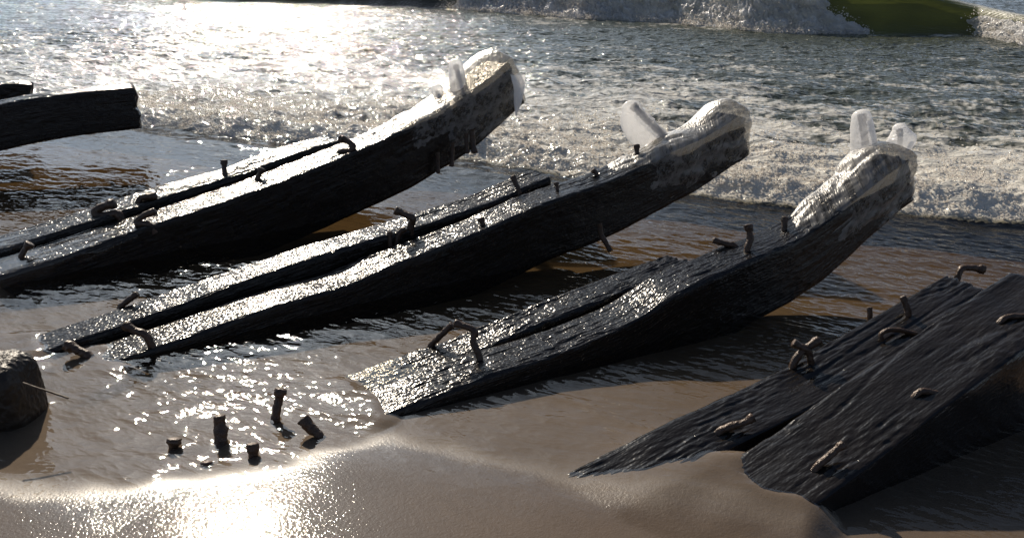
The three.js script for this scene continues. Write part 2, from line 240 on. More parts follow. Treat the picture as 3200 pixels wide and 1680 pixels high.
function lakeH(x, z, px) {                                     // px: size of a grid cell, finer waves are left to the bump map
  const [u, w] = uw(x, z), b = w - boreW(u);
  const deep = sstep(1.5, 5, w), open = sstep(5.5, 8, w);
  let h = -0.03 * sstep(3, 6, w) - 0.05 * sstep(5, 14, w);
  h += 0.13 * (sstep(-0.05, 0.32, b + 0.06 * n2(u * 3, w * 3, 1)) * (1 - 0.75 * sstep(0.4, 4, b)));
  h += 0.024 * Math.exp(-(((b + 0.34 + 0.06 * n2(u * 1.3, 2, 33)) / 0.11) ** 2)) * sstep(-1, -2.2, u);
  const amp = 0.0012 + 0.006 * deep + 0.03 * open;
  h += amp * (1.4 * n2(u * 0.7, w * 1.7, 2) + 0.8 * (1 - 2 * Math.abs(n2(u * 1.7 + w, w * 4.1, 3))));
  if (px < 0.25) h += open * (0.017 * (1 - 2 * Math.abs(n2(u * 2.6 - w, w * 4.7, 4))) + 0.010 * n2(u * 4.4 + w, w * 7.1, 24));
  if (px < 0.1) h += (0.002 * deep + 0.0085 * open) * (1 - 2 * Math.abs(n2(u * 6.3 + w * 2, w * 11, 5))) + (0.001 * deep + 0.004 * open) * n2(u * 11, w * 19, 25);
  if (px >= 0.03 && b < 0.3) h += sstep(2.6, 4, w) * (0.006 * n2(u * 4, w * 8, 34) + 0.005 * (1 - 2 * Math.abs(n2(u * 6, w * 13, 35))));
  if (px < 0.03 && b < 0.3) {                                  // small crossing ripples of the run-up, dying out in the thinnest film
    const z = sstep(0.12, 0.5, w - shoreW(u)) * (0.35 + 0.65 * sstep(-0.35, 0.35, n2(u * 1.3, w * 1.1, 31)));
    h += sstep(2.6, 4, w) * 0.003 * n2(u * 6, w * 13, 35);
    h += z * (1 + 2.2 * sstep(2.7, 4.2, w)) * (0.0016 * n2(u * 12 + w * 5, w * 30, 11) + 0.0011 * n2(u * 26 - w * 9, w * 52, 13) + 0.0007 * n2(u * 60, w * 80, 15));
  }
  if (b > -0.1) h += 0.05 * sstep(0, 0.7, b) * (1 - 0.6 * sstep(4, 9, b)) * (0.4 + wavelet(u, w));
  const f = Math.exp(-Math.max(0, b) / 1.6) * sstep(-0.1, 0.15, b);
  h += f * (0.06 * fbm(u * 3.1, w * 4.2, 6, 3) + 0.034 * Math.abs(n2(u * 8, w * 11, 8)) + 0.014 * n2(u * 24, w * 30, 9));
  const d = w - shoreW(u);                                     // the last film soaks away into the sand
  if (px < 0.04 && w < 5) { const fl = sandH(x, z) + 0.0042 * sstep(-0.62 + 0.2 * n2(u * 2, w * 3, 17), -0.02, d) - 0.0004 + 0.0005 * n2(u * 40, w * 55, 19); const k = 0.016, q = Math.max(0, k - Math.abs(h - fl)); h = Math.max(h, fl) + q * q / (4 * k); }
  return h;
}
{
  const zs = [1.9]; while (zs[zs.length - 1] < 46) { const z = zs[zs.length - 1]; zs.push(z + (z > 24 ? 0.2 : Math.min(0.06, 0.85 * z * z / 1323))); }
  for (const z of [50, 56, 65, 80, 110, 160, 250, 400, 800, 1600, 3500]) zs.push(z);
  const C = 800;
  const g = gridGeo(zs.length, C, (i, j, p) => {
    const zf = zs[j], k = (i / (C - 1) - 0.5) * 2, x = k * (1.2 + zf * 0.72) + (Math.abs(k) > 0.97 ? Math.sign(k) * (Math.abs(k) - 0.97) * 30 * zf : 0), st = j ? zf - zs[j - 1] : 0.01;
    p[0] = x; p[2] = -zf; p[1] = lakeH(x, -zf, st);
  }, (p, q) => { const [u, w] = uw(p[0], p[2]); q[0] = u * 0.45; q[1] = w * 0.5; },
  (p, c) => {
    const [u, w] = uw(p[0], p[2]), f = foamAt(u, w), silt = 1 - sstep(4.5, 10, w), t = 0.5 + 0.5 * fbm(u * 0.9, w * 1.4, 5, 3), k = 0.7 + 0.6 * t;
    const r = (0.056 + 0.03 * silt) * k, gg = (0.064 + 0.008 * silt) * k, b = (0.047 - 0.003 * silt) * k;
    c[0] = r + (0.58 - r) * f; c[1] = gg + (0.56 - gg) * f; c[2] = b + (0.5 - b) * f;
  });
  const clear = new Float32Array(g.attributes.position.count * 4);  // tint of the run-up by its depth of silty water
  for (let i = 0, k = 0; i < clear.length; i += 4, k += 3) { const p = g.attributes.position.array, [u, w] = uw(p[k], p[k + 2]); if (w > 8) continue; const raw = p[k + 1] - sandH(p[k], p[k + 2]), d = Math.max(0, raw); clear[i] = Math.exp(-d * 3.2); clear[i + 1] = Math.exp(-d * 4.2); clear[i + 2] = Math.exp(-d * 6.5); clear[i + 3] = w > 4 ? 1 : sstep(0.0002, 0.0034, raw); }
  g.setAttribute('clear', new THREE.BufferAttribute(clear, 4));
  const ix = g.index.array, P = g.attributes.position, out = [], near = []; // the same sheet, in two: outside the bore and the run-up inside it
  for (let k = 0; k < ix.length; k += 3) { const [u, w] = uw(P.getX(ix[k]), P.getZ(ix[k])); (w - boreW(u) > -0.03 ? out : near).push(ix[k], ix[k + 1], ix[k + 2]); }
  const part = (list) => { const q = new THREE.BufferGeometry(), map = new Int32Array(P.count).fill(-1), id = new Uint32Array(list.length), used = []; list.forEach((v, k) => { if (map[v] < 0) { map[v] = used.length; used.push(v); } id[k] = map[v]; });
    for (const a of ['position', 'normal', 'uv', list === near ? 'clear' : 'color']) { const A = g.attributes[a], n = A.itemSize, d = new Float32Array(used.length * n); used.forEach((v, k) => { for (let c = 0; c < n; c++) d[k * n + c] = A.array[v * n + c]; }); q.setAttribute(a === 'clear' ? 'color' : a, new THREE.BufferAttribute(d, n)); }
    q.setIndex(new THREE.BufferAttribute(id, 1)); return q; };
  structure('lake_water', part(out), M.water, 'choppy lake water with surf running towards the beach');
  structure('shallow_water', part(near), M.shallow, 'thin silty run-up of water round the timbers');
}

// ---------------------------------------------------------------- breaking wave far out
{
  const foot = [[600, 6], [1050, 18], [1250, 28], [1520, 43], [1800, 66], [2100, 81], [2314, 104], [2527, 118], [2741, 120], [3040, 126], [3200, 150]].map(([x, y]) => { const p = atHeight(x, y, -0.08), [u, w] = uw(p.x, p.z); return [u, w]; });
  foot.sort((a, b) => a[0] - b[0]);
  const fw = (u) => lut([[-90, foot[0][1] + 6], ...foot, [60, foot[foot.length - 1][1] - 1.5]], u) ;
  const ux = (px) => { const p = atHeight(px, 90, -0.08); return uw(p.x, p.z)[0]; };
  const uG0 = uw(atHeight(2660, 122, -0.08).x, atHeight(2660, 122, -0.08).z)[0], uG1 = uw(atHeight(3010, 126, -0.08).x, atHeight(3010, 126, -0.08).z)[0], uL = uw(atHeight(1380, 36, -0.08).x, atHeight(1380, 36, -0.08).z)[0];
  const H = (u) => 1.18 - 0.16 * sstep(uG0 + 1, uG1, u) - 0.36 * sstep(uG1 - 1.6, uG1 + 1.4, u) + 0.06 * n2(u * 0.4, 2, 2);
  const prof = [[-0.5, -0.06], [0, 0.02], [0.22, 0.1], [0.42, 0.28], [0.55, 0.5], [0.62, 0.72], [0.7, 0.88], [0.9, 0.98], [1.2, 1], [1.8, 0.93], [3, 0.65], [5, 0.2], [7, -0.05], [7, -0.3], [-0.5, -0.3], [-0.5, -0.06]];
  const cum = [0]; for (let i = 1; i < prof.length; i++) cum.push(cum[i - 1] + Math.hypot(prof[i][0] - prof[i - 1][0], prof[i][1] - prof[i - 1][1]));
  const C = 700, R = 90, u0 = -45, u1 = 30;
  const px = (s) => { let i = 1; while (i < cum.length - 1 && cum[i] < s) i++; const t = (s - cum[i - 1]) / (cum[i] - cum[i - 1]); return [prof[i - 1][0] + (prof[i][0] - prof[i - 1][0]) * t, prof[i - 1][1] + (prof[i][1] - prof[i - 1][1]) * t]; };
  const sTop = cum[12], sEnd = cum[15];
  const at = (u, s, out) => { const [a, b] = px(s), h = H(u), w = fw(u) + a + 0.12 * n2(u * 0.8, 1, 4); const y = -0.08 + b * h + (b > 0.05 ? 0.03 * n2(u * 0.7, s * 1.5, 6) : 0); return out.copy(SU).multiplyScalar(u).addScaledVector(SW, w).setY(y); };
  const q = V(0, 0, 0);
  const g = gridGeo(R, C, (i, j, p) => { const s = j < R - 8 ? sTop * Math.pow(j / (R - 9), 1.5) : sTop + (sEnd - sTop) * (j - R + 9) / 8; at(u0 + (u1 - u0) * i / (C - 1), s, q); p[0] = q.x; p[1] = q.y; p[2] = q.z; }, (p, t) => { const [u, w] = uw(p[0], p[2]); t[0] = u * 0.3; t[1] = (w + p[1] * 2) * 0.4; }, (p, c) => { const [u] = uw(p[0], p[2]), k = sstep(-13, -9, u), n = 1 + 0.25 * n2(u * 0.8, p[1] * 3, 61); c[0] = (0.1 + 0.21 * k) * n; c[1] = (0.1 + 0.235 * k) * n; c[2] = (0.06 + 0.07 * k) * n; });
  structure('breaking_wave', g, M.wave, 'olive green breaking wave rolling in at the top right');
  // foam tumbling down its face
  const foamK = (u, s) => { const edge = 0.5 * n2(u * 0.9, s * 2, 3) + 0.25 * n2(u * 2.6, s * 4, 5); const a = sstep(uL - 0.6, uL + 1.2, u + edge) * (1 - sstep(uG0 - 0.7, uG0 + 0.15, u + edge * 1.2 + (s - 0.9) * 0.9)), b = sstep(uG1 - 0.1, uG1 + 0.7, u + edge - Math.abs(s - 1.1) * 0.5) * (1 - sstep(1.45, 1.75, s + edge * 0.4)); return Math.max(a, b); };
  const sF = cum[9], RF = 100, CF = 1250, v0 = -24, v1 = 8, nn = V(0, 0, 0);
  const gf = gridGeo(RF, CF, (i, j, p) => {
    const u = v0 + (v1 - v0) * i / (CF - 1), s = 0.42 + (sF - 0.42) * j / (RF - 1); at(u, s, q);
    const k = foamK(u, s), lump = 0.22 * fbm(u * 1.5, s * 2.2, 3, 4) + 0.2 * Math.abs(n2(u * 3.6, s * 5, 6)) + 0.13 * Math.abs(n2(u * 8, s * 11, 8)) + 0.07 * Math.abs(n2(u * 18, s * 22, 10)) + 0.03 * n2(u * 40, s * 44, 9) - 0.05, m = sstep(0, 0.3, (s - 0.42)) ;
    const d = k > 0.02 ? -0.1 + k * (0.2 + lump) * (0.3 + 0.7 * m) : -0.15;
    nn.copy(SW).multiplyScalar(-0.85).setY(0.5); q.addScaledVector(nn, d); if (k > 0.02) q.y += k * 0.3 * sstep(0.9, sF, s) * Math.max(0, 0.25 + fbm(u * 2.3, 4, 2, 4)); p[0] = q.x; p[1] = q.y; p[2] = q.z;
  }, (p, t) => { const [u, w] = uw(p[0], p[2]); t[0] = u; t[1] = p[1] * 1.2 + w * 0.5; }, (p, c) => { const k = 0.85 + 0.25 * n2(p[0] * 3, p[1] * 6 + p[2], 4); c[0] = 0.88 * k; c[1] = 0.88 * k; c[2] = 0.89 * k; });
  const f = mesh('wave_foam', gf, M.foam); f.userData.kind = 'stuff'; f.userData.label = 'white foam tumbling down the face of the breaking wave';
  const ico = new THREE.IcosahedronGeometry(1, 1), N = 60000, im = new THREE.InstancedMesh(ico, M.drop, N), mt = new THREE.Matrix4();
  for (let n = 0; n < N; n++) {
    let u, s, k, tries = 0; do { u = rr(uL - 1, u1 - 14); s = rr(0.5, sF); k = foamK(u, s) * (0.5 + 0.5 * n2(u * 1.5, s * 2, 9)); } while (rnd() > k && ++tries < 30);
    at(u, s, q); const d = rr(0.02, 0.22) * rnd() + 0.1; nn.copy(SW).multiplyScalar(-0.8).setY(0.6); q.addScaledVector(nn, d); const r = 0.005 + 0.016 * rnd() ** 3;
    mt.makeScale(r, r * 0.8, r).setPosition(q); im.setMatrixAt(n, mt);
  }
  im.name = 'wave_spray'; im.castShadow = im.receiveShadow = true; im.userData = { kind: 'stuff', label: 'spray and bubbles thrown up by the breaking wave' }; scene.add(im);
}
// bubbles and splashes of the bore
{
  const ico = new THREE.IcosahedronGeometry(1, 1), N = 90000, im = new THREE.InstancedMesh(ico, M.drop, N), mt = new THREE.Matrix4();
  for (let n = 0; n < N; n++) {
    let u, w, tries = 0, b; do { b = -Math.log(1 - rnd() * 0.999) * 1.0; u = rr(-9, 4.5); w = boreW(u) + b - 0.02; } while (rnd() > foamAt(u, w) * (0.35 + 0.65 * sstep(-0.2, 0.5, n2(u * 3.5, w * 4.5, 12))) && ++tries < 40);
    const x = SU.x * u + SW.x * w, z = SU.z * u + SW.z * w, r = 0.002 + 0.007 * rnd() ** 3;
    mt.makeScale(r, r * 0.75, r).setPosition(x, lakeH(x, z, 0.02) + r * 0.3 + 0.02 * rnd() ** 4, z); im.setMatrixAt(n, mt);
  }
  im.name = 'surf_bubbles'; im.castShadow = im.receiveShadow = true; im.userData = { kind: 'stuff', label: 'foam bubbles riding on the broken surf behind the timbers' }; scene.add(im);
}

// ---------------------------------------------------------------- ship timbers
function Timber(o) {
  const { D, S, B, hs, h } = o.line;
  const s0 = o.s0 ?? hs[0][0] - (o.bury ?? 0.8), s1 = o.s1 ?? hs[hs.length - 1][0], W = o.width, roll = (o.roll || 0) * Math.PI / 180;
  const thick = (s) => typeof o.thick === 'number' ? o.thick : lut(o.thick, (s - s0) / (s1 - s0));
  const seedZ = o.seed || 0, top0 = 0;
  // cross-section: ring of [across, down] starting at the near upper edge, going over the top to the far side and round
  const NT = o.nt || 44, NS = 26, NB = 10, ring = [];
  for (let i = 0; i < NT; i++) ring.push([i / NT, 0, 0]); for (let i = 0; i < 12; i++) ring.push([1, i / 12, 1]); for (let i = 0; i < NB; i++) ring.push([1 - i / NB, 1, 2]); for (let i = 0; i < NS; i++) ring.push([0, 1 - i / NS, 3]);
  const T = V(0, 0, 0), N = V(0, 0, 0), A = V(0, 0, 0), q = V(0, 0, 0);
  function frame(s) { const e = 0.03, sl = (h(s + e) - h(s - e)) / (2 * e); T.copy(D).setY(sl).normalize(); A.copy(S); N.crossVectors(T, S); if (N.y < 0) N.negate(); if (roll) { const c = Math.cos(roll), n = Math.sin(roll), a = A.clone(); A.multiplyScalar(c).addScaledVector(N, n); N.multiplyScalar(c).addScaledVector(a, -n); } }
  function at(s, k, grow, out) {                               // k: ring fraction index; grow: outward offset
    frame(s);
    const [a, dn] = ring[k], th = thick(s), wv = W * (1 + 0.02 * n2(s * 2, seedZ, 4));
    let x = a * wv, y = -dn * th; const r = Math.min(0.02, wv * 0.1);
    // rounded corners
    const cx = clamp(x, r, wv - r), cy = clamp(y, -th + r, -r), ex = x - cx, ey = y - cy, l = Math.hypot(ex, ey); let nx = 0, ny = 1;
    if (l > 1e-6) { nx = ex / l; ny = ey / l; if (ex && ey) { x = cx + nx * r; y = cy + ny * r; } }
    if (grow) { x += nx * grow; y += ny * grow; }
    out.copy(B).addScaledVector(D, s).setY(h(s)).addScaledVector(A, x).addScaledVector(N, y); return [x, y, nx, ny];
  }
  const wet = o.wet ?? 0;                                      // fraction of the length under a sheet of water
  function relief(s, x, y, side) {
    const f = (s - s0) / (s1 - s0), sm = 0.2 + 0.8 * sstep(wet - 0.12, wet + 0.12, f + 0.08 * n2(s * 3, x * 9, 3));
    const c = side === 0 ? x : y, z = seedZ + side * 5;
    let g = 0.0014 * n3(s * 1.6, c * 24, z) + 0.0018 * n3(s * 5, c * 60, z + 3) + 0.0026 * n3(s * 16, c * 85, z + 5) + 0.0016 * n3(s * 34, c * 60, z + 7);
    g *= 0.35 + 1.3 * sstep(-0.35, 0.45, n3(s * 2.1, c * 7, z + 18)); g += 0.004 * n3(s * 7, c * 11, z + 19);
    const crack = Math.abs(n3(s * 0.8, c * 13, z + 9)); g -= 0.006 * (1 - sstep(0, 0.06, crack)) * sstep(-0.1, 0.3, n3(s * 1.7, c * 5, z + 15));
    return (g * (side === 0 ? 1 : 0.8) * (o.rough ?? 1)) * sm + 0.007 * n3(s * 1.5, c * 4, z + 12);
  }
  const RN = Math.round((s1 - s0) / 0.0115), NR = ring.length, C = NR + 1, rows = RN + 5;
  const jag = (k) => 0.028 * n3(ring[k][0] * 4, ring[k][1] * 5, seedZ + 21) + 0.014 * n3(ring[k][0] * 13, ring[k][1] * 15, seedZ + 23);
  const g = gridGeo(rows, C, (i, j, p) => {
    const k = i % NR; let s, shrink = 0;
    if (j <= RN) { s = s0 + (s1 - s0) * j / RN; const f = sstep(0.9, 1, j / RN); s += f * jag(k) * (o.jag ?? 1); } else { s = s1 + jag(k) * (o.jag ?? 1) + [0.006, 0.008, 0.002, -0.006][j - RN - 1]; shrink = [0.06, 0.3, 0.65, 1][j - RN - 1]; }
    const rf = at(s, k, 0, q), side = ring[k][2];
    const r = relief(s, rf[0], rf[1], side);
    q.addScaledVector(A, rf[2] * r).addScaledVector(N, rf[3] * r);
    if (shrink) { const c = B.clone().addScaledVector(D, s).setY(h(s)).addScaledVector(A, W / 2).addScaledVector(N, -thick(s) / 2); q.lerp(c, shrink); q.addScaledVector(D, 0.012 * n3(q.y * 20, q.x * 20, seedZ)); }
    p[0] = q.x; p[1] = q.y; p[2] = q.z;
  }, (p, t, i, j) => { t[0] = (j / RN) * (s1 - s0) * 1.4; const k = i; t[1] = (k <= NT ? k / NT * W : W + (k - NT) * 0.025) * 2.2; },
  (p, c) => { const t = 0.5 + 0.5 * n3(p[0] * 5, p[1] * 9, p[2] * 5 + seedZ), s = 0.5 + 0.5 * n3(p[0] * 30, p[1] * 30, p[2] * 30); const k = 0.6 + 0.5 * t + 0.3 * s; c[0] = 0.012 * k; c[1] = 0.0095 * k; c[2] = 0.0078 * k; });
  const root = new THREE.Group(); root.name = numbered('ship_timber'); scene.add(root); tag(root, o.label, 'timber', 'blackened rib timbers of the wreck');
  const origin = B.clone().addScaledVector(D, s0).setY(0); root.position.copy(origin);
  const put = (name, geo, mat, parent = root) => { geo.translate(-origin.x, -origin.y, -origin.z); return mesh(name, geo, mat, parent); };
  root.updateMatrixWorld(true);
  const beam = put('beam', g, o.dark ? M.darkWood : M.wood);
  root.updateMatrixWorld(true);
  if (o.film) {                                                   // sheet of water running off the low end
    const f1 = wet, kk = NT + 8, RW = Math.round(f1 * RN * 0.6);
    put('water_film', gridGeo(RW, kk, (i, j, p) => { const s = s0 + (s1 - s0) * f1 * j / (RW - 1), k = (i - 7 + NR) % NR, gr = 0.013 + 0.004 * n2(s * 7, i * 0.12, 5) - 0.022 * sstep(0.75, 1.0, j / (RW - 1) + 0.18 * n2(i * 0.25, s * 4, 8)) - (i < 2 || i > kk - 2 ? 0.02 : 0); at(s, k, gr, q); p[0] = q.x; p[1] = q.y; p[2] = q.z; }, (p, t) => { t[0] = p[0]; t[1] = p[2]; }), M.film);
  }
  function iceCoat(name, f0, growFn, endGrow, label) {         // ice swelling out of the wood towards the tip; where growFn is negative it stays inside
    const a0 = s0 + (s1 - s0) * f0, n = Math.round((s1 - a0) / 0.009), R = n + 8;
    const geo = gridGeo(R, C, (i, j, p) => {
      const k = i % NR, m = j < n ? j / (n - 1) : 1; let s = a0 + (s1 - a0) * m, sh = 0;
      let gr = growFn(m, ring[k], s, k);
      if (gr > 0) gr *= 1 + 0.7 * sstep(0.7, 1, m);
      if (j >= n) { const t = (j - n + 1) / 8, e = endGrow * (1 + 0.25 * n3(ring[k][0] * 3, ring[k][1] * 3, seedZ + 40)); s = s1 + e * Math.sin(t * Math.PI / 2); sh = 1 - Math.cos(t * Math.PI / 2); }
      at(s1 < s ? s1 : s, k, gr, q); if (s > s1) { q.addScaledVector(D, (s - s1)); const c = B.clone().addScaledVector(D, s).setY(h(s1)).addScaledVector(A, W / 2).addScaledVector(N, -thick(s1) / 2); q.lerp(c, sh); }
      p[0] = q.x; p[1] = q.y; p[2] = q.z;
    }, (p, t) => { t[0] = p[0] * 6; t[1] = p[1] * 6 + p[2] * 3; });
    const m = put(name, geo, M.ice); if (label) m.userData.label = label; return m;
  }
  const rc = new THREE.Raycaster(); beam.updateMatrixWorld(true); beam.geometry.computeBoundingSphere(); beam.geometry.computeBoundingBox();
  function hit(px, py) { rc.set(eye, sight(px, py).normalize()); const r = rc.intersectObject(beam, false)[0]; return r ? r.point.clone().sub(eye).dot(V(0, -SP, -CP)) : null; }
  const under = (px, py) => { const r = sight(px, py), e = eye.clone().sub(B), t = -e.dot(S) / r.dot(S), p = r.multiplyScalar(t).add(eye), s = p.clone().sub(B).dot(D); return [(s - s0) / (s1 - s0), h(s) - p.y]; };
  return { root, beam, put, iceCoat, hit, origin, at, h, s0, s1, W, D, S };
}

// ---------------------------------------------------------------- iron bolts
function boltGeo(path, r, head, key) {                          // path of world points from the base to the head
  const curve = new THREE.CatmullRomCurve3(path, false, 'centripetal'), L = curve.getLength(), n = Math.max(14, Math.round(L / 0.006)), m = 14, fr = curve.computeFrenetFrames(n, false), q = V(0, 0, 0);
  return gridGeo(n + 4, m + 1, (i, j, p) => {
    const t = Math.min(1, j / n), a = (i % m) / m * Math.PI * 2, c = curve.getPointAt(t), jj = Math.min(j, n), end = j > n ? [0.8, 0.45, 0][j - n - 1] : 1;
    const hd = head ? 1 + (head - 1) * sstep(L - r * 2.2, L - r * 1.2, t * L) : 1;
    const rad = r * hd * end * (1 + 0.2 * n3(t * L * 22, 3, key) + 0.2 * n3(t * L * 60, Math.cos(a) * 1.5, Math.sin(a) * 1.5 + key) + 0.14 * n3(t * L * 160, Math.cos(a) * 4, Math.sin(a) * 4 + key));
    q.copy(c).addScaledVector(fr.normals[jj], Math.cos(a) * rad).addScaledVector(fr.binormals[jj], Math.sin(a) * rad); if (j > n) q.addScaledVector(fr.tangents[n], r * 0.3 * (j - n) / 3);
    p[0] = q.x; p[1] = q.y; p[2] = q.z;
  }, (p, t, i, j) => { t[0] = j / n * L * 12; t[1] = i / m; }, (p, c) => { const k = 0.5 + 0.5 * n3(p[0] * 60, p[1] * 60, p[2] * 60); c[0] = 0.035 + 0.06 * k; c[1] = 0.024 + 0.028 * k; c[2] = 0.017 + 0.012 * k; });
}
let bk = 0;
function pathAt(t0, pix, lean = 0) { return pix.map(([x, y], i) => atDepth(x, y, t0 + lean * i / Math.max(1, pix.length - 1))); }
function bolt(T, pix, rpx, head = 1.35, opt = {}) {             // pix[0] is where it leaves the wood
  const t0 = opt.t ?? T.hit(pix[0][0], pix[0][1]) ?? opt.fall ?? 4;
  const path = pathAt(t0, pix, opt.lean || 0), d = path[0].clone().sub(path[1]).normalize(); const down = opt.down ?? 0.05; path.unshift(path[0].clone().addScaledVector(d, down * 0.5).addScaledVector(V(0, opt.under ? 1 : -1, 0), down));
  const b = T.put('iron_bolt', boltGeo(path, rpx * 0.84 * t0 / FPX, head, (bk += 3.7)), M.iron); if (opt.label) b.userData.label = opt.label;
  return { b, t0, path };
}
function sleeve(T, parent, t0, pix, radii, key, flat = 1) {      // ice round a bolt; pix and radii in survey pixels at that depth
  const path = pathAt(t0, pix), curve = new THREE.CatmullRomCurve3(path), n = 60, m = 40, fr = curve.computeFrenetFrames(n, false), q = V(0, 0, 0), R = radii.map((v, i) => [i / (radii.length - 1), v * t0 / FPX]);
  const view = V(0, -SP, -CP);
  const g = gridGeo(n + 17, m + 1, (i, j, p) => {
    const cap0 = j < 8, cap1 = j > n + 8, t = clamp((j - 8) / n), a = (i % m) / m * Math.PI * 2, c = curve.getPointAt(t), jj = Math.min(n, Math.max(0, j - 8)), tan = fr.tangents[jj];
    const across = V(0, 0, 0).crossVectors(tan, view).normalize(), dep = V(0, 0, 0).crossVectors(across, tan).normalize(); let r = lut(R, t);
    let off = 0; if (cap0) { const f = j / 8; off = -r * 0.8 * Math.cos(f * Math.PI / 2); r *= Math.sin(f * Math.PI / 2); } if (cap1) { const f = (j - n - 8) / 8; off = r * Math.sin(f * Math.PI / 2); r *= Math.cos(f * Math.PI / 2); }
    const bump = 1 + 0.05 * n3(Math.cos(a) * 1.2, Math.sin(a) * 1.2, t * 4 + key) + 0.03 * n3(Math.cos(a) * 3, Math.sin(a) * 3, t * 9 + key);
    q.copy(c).addScaledVector(tan, off).addScaledVector(across, Math.cos(a) * r * bump).addScaledVector(dep, Math.sin(a) * r * bump * flat); p[0] = q.x; p[1] = q.y; p[2] = q.z;
  }, (p, t) => { t[0] = p[0] * 6; t[1] = p[1] * 6; });
  return T.put('ice_sleeve', g, M.frost, parent);
}

const A2 = Timber(spec.A2), A1 = Timber(spec.A1), B2 = Timber(spec.B2), B1 = Timber(spec.B1), C2 = Timber(spec.C2), C1 = Timber(spec.C1), D1 = Timber(spec.D1), D2 = Timber(spec.D2), E2 = Timber(spec.E2), E1 = Timber(spec.E1);

// ---------------------------------------------------------------- ice on the tips
const lobe = (m, at, r) => Math.exp(-(((m - at) / r) ** 2));
const cap = (T, f0, start, peaks, sides, nz, end) => T.iceCoat('ice_cap', f0, (m, [a, dn, sd], s) => {
  const crust = sstep(start, start + 0.4, m + 0.22 * n3(a * 1.1, dn * 1.6, s * 4 + nz) + 0.05 * n3(a * 5, dn * 5, s * 14 + nz)), round = Math.sin(Math.PI * clamp(a, 0.02, 0.98));
  let bulge = 0; for (const [at, r, h] of peaks) bulge += h * lobe(m, at, r);
  const grow = sd === 0 ? 0.022 + bulge * (0.45 + 0.55 * round) : sd === 1 ? 0.02 + bulge * 0.3 : sd === 2 ? -0.02 : (0.006 + bulge * 0.5) * (1 - sides * dn) - 0.012 * dn + 0.009 * n3(s * 7, dn * 6, nz + 8);
  return -0.012 + crust * (grow + 0.014) + 0.003 * n3(a * 2, dn * 3, s * 9 + nz) + 0.0016 * n3(a * 11, dn * 12, s * 30);
}, end);
cap(A2, 0.72, 0.15, [[0.8, 0.2, 0.046], [1, 0.15, 0.02]], 0.8, 0, 0.1);
cap(B2, 0.72, 0.2, [[0.55, 0.17, 0.052], [0.95, 0.13, 0.045]], 0.9, 3, 0.08);
cap(C2, 0.56, 0.48, [[0.9, 0.13, 0.046]], 0.8, 5, 0.07);
{ // icicle
  const t = A2.hit(1560, 260) ?? 6.3, path = pathAt(t, [[1618, 232], [1622, 270], [1619, 310], [1612, 366]]); const R = [24, 17, 12, 3].map((v) => v * t / FPX), c = new THREE.CatmullRomCurve3(path), q = V(0, 0, 0);
  A2.put('icicle', gridGeo(40, 17, (i, j, p) => { const k = j / 39, a = i % 16 / 16 * Math.PI * 2, r = lut([[0, R[0]], [0.33, R[1]], [0.66, R[2]], [1, 0.001]], k) * (1 + 0.1 * n3(k * 9, Math.cos(a), Math.sin(a))); q.copy(c.getPointAt(k)); p[0] = q.x + Math.cos(a) * r; p[1] = q.y; p[2] = q.z + Math.sin(a) * r; }, (p, t2) => { t2[0] = p[0] * 5; t2[1] = p[1] * 5; }), M.frost);
}

// ---------------------------------------------------------------- bolts in the timbers
bolt(A1, [[365, 668], [312, 676], [296, 664], [320, 646], [357, 635]], 15, 1.15, { label: 'hook-shaped bent bolt' });
bolt(A1, [[432, 632], [440, 619], [486, 612]], 12, 1.15);
bolt(A1, [[701, 545], [700, 522], [699, 501]], 9, 1.6);
bolt(A2, [[62, 808], [70, 790], [92, 760]], 10, 1.5);
bolt(A2, [[466, 702], [425, 696], [440, 678], [484, 660]], 12, 1.2, { label: 'bolt bent over to the right' });
bolt(A2, [[804, 560], [808, 548], [819, 526]], 9, 1.4);
bolt(A2, [[1062, 474], [1096, 470], [1101, 455], [1082, 439], [1060, 431]], 11, 1.2, { label: 'hook-shaped bent bolt' });
{ const k = bolt(A2, [[1371, 318], [1368, 300], [1366, 284]], 7, 1.2); sleeve(A2, k.b, k.t0, [[1366, 278], [1368, 300]], [19, 15], 1); }
{ const k = bolt(A2, [[1444, 290], [1438, 262], [1430, 228], [1424, 204]], 9, 1.25); sleeve(A2, k.b, k.t0, [[1424, 202], [1428, 240], [1434, 282]], [22, 26, 30], 4); }
for (const [a, b] of [[[1458, 448], [1461, 478]], [[1477, 436], [1483, 477]], [[1414, 476], [1411, 520]], [[1368, 508], [1369, 540]]]) bolt(A2, [a, b], a[0] === 1477 ? 10 : 7, 1.2, { t: 6.0, under: true });
bolt(B1, [[1620, 592], [1610, 570], [1603, 549]], 9, 1.3);
bolt(B1, [[1283, 712], [1285, 698], [1290, 684], [1262, 668], [1234, 656]], 13, 1.25, { label: 'thick bolt bent over to the left at its top', lean: -0.06 });
bolt(B1, [[1243, 736], [1252, 722], [1266, 716]], 10, 1.2);
bolt(B1, [[1218, 740], [1218, 724]], 8, 1.3);
bolt(B2, [[1509, 701], [1506, 692], [1502, 681]], 9, 1.4);
bolt(B2, [[1742, 594], [1738, 570]], 7, 1.4);
bolt(B2, [[1992, 492], [1991, 470], [1990, 452]], 9, 1.2, { label: 'short bolt glazed with ice' });
bolt(B2, [[1868, 548], [1860, 538], [1853, 530]], 8, 1.4);
bolt(B2, [[1880, 735], [1893, 757], [1908, 784]], 10, 1.1, { t: 4.75, under: true });
{ const k = bolt(B2, [[2096, 446], [2070, 420], [2020, 372], [1977, 328]], 12, 1.3); sleeve(B2, k.b, k.t0, [[1974, 338], [1984, 376], [2012, 412], [2048, 432]], [32, 48, 54, 40], 8, 0.55); }
bolt(B1, [[376, 958], [400, 938], [428, 917]], 11, 1.2, { fall: 4.0 });
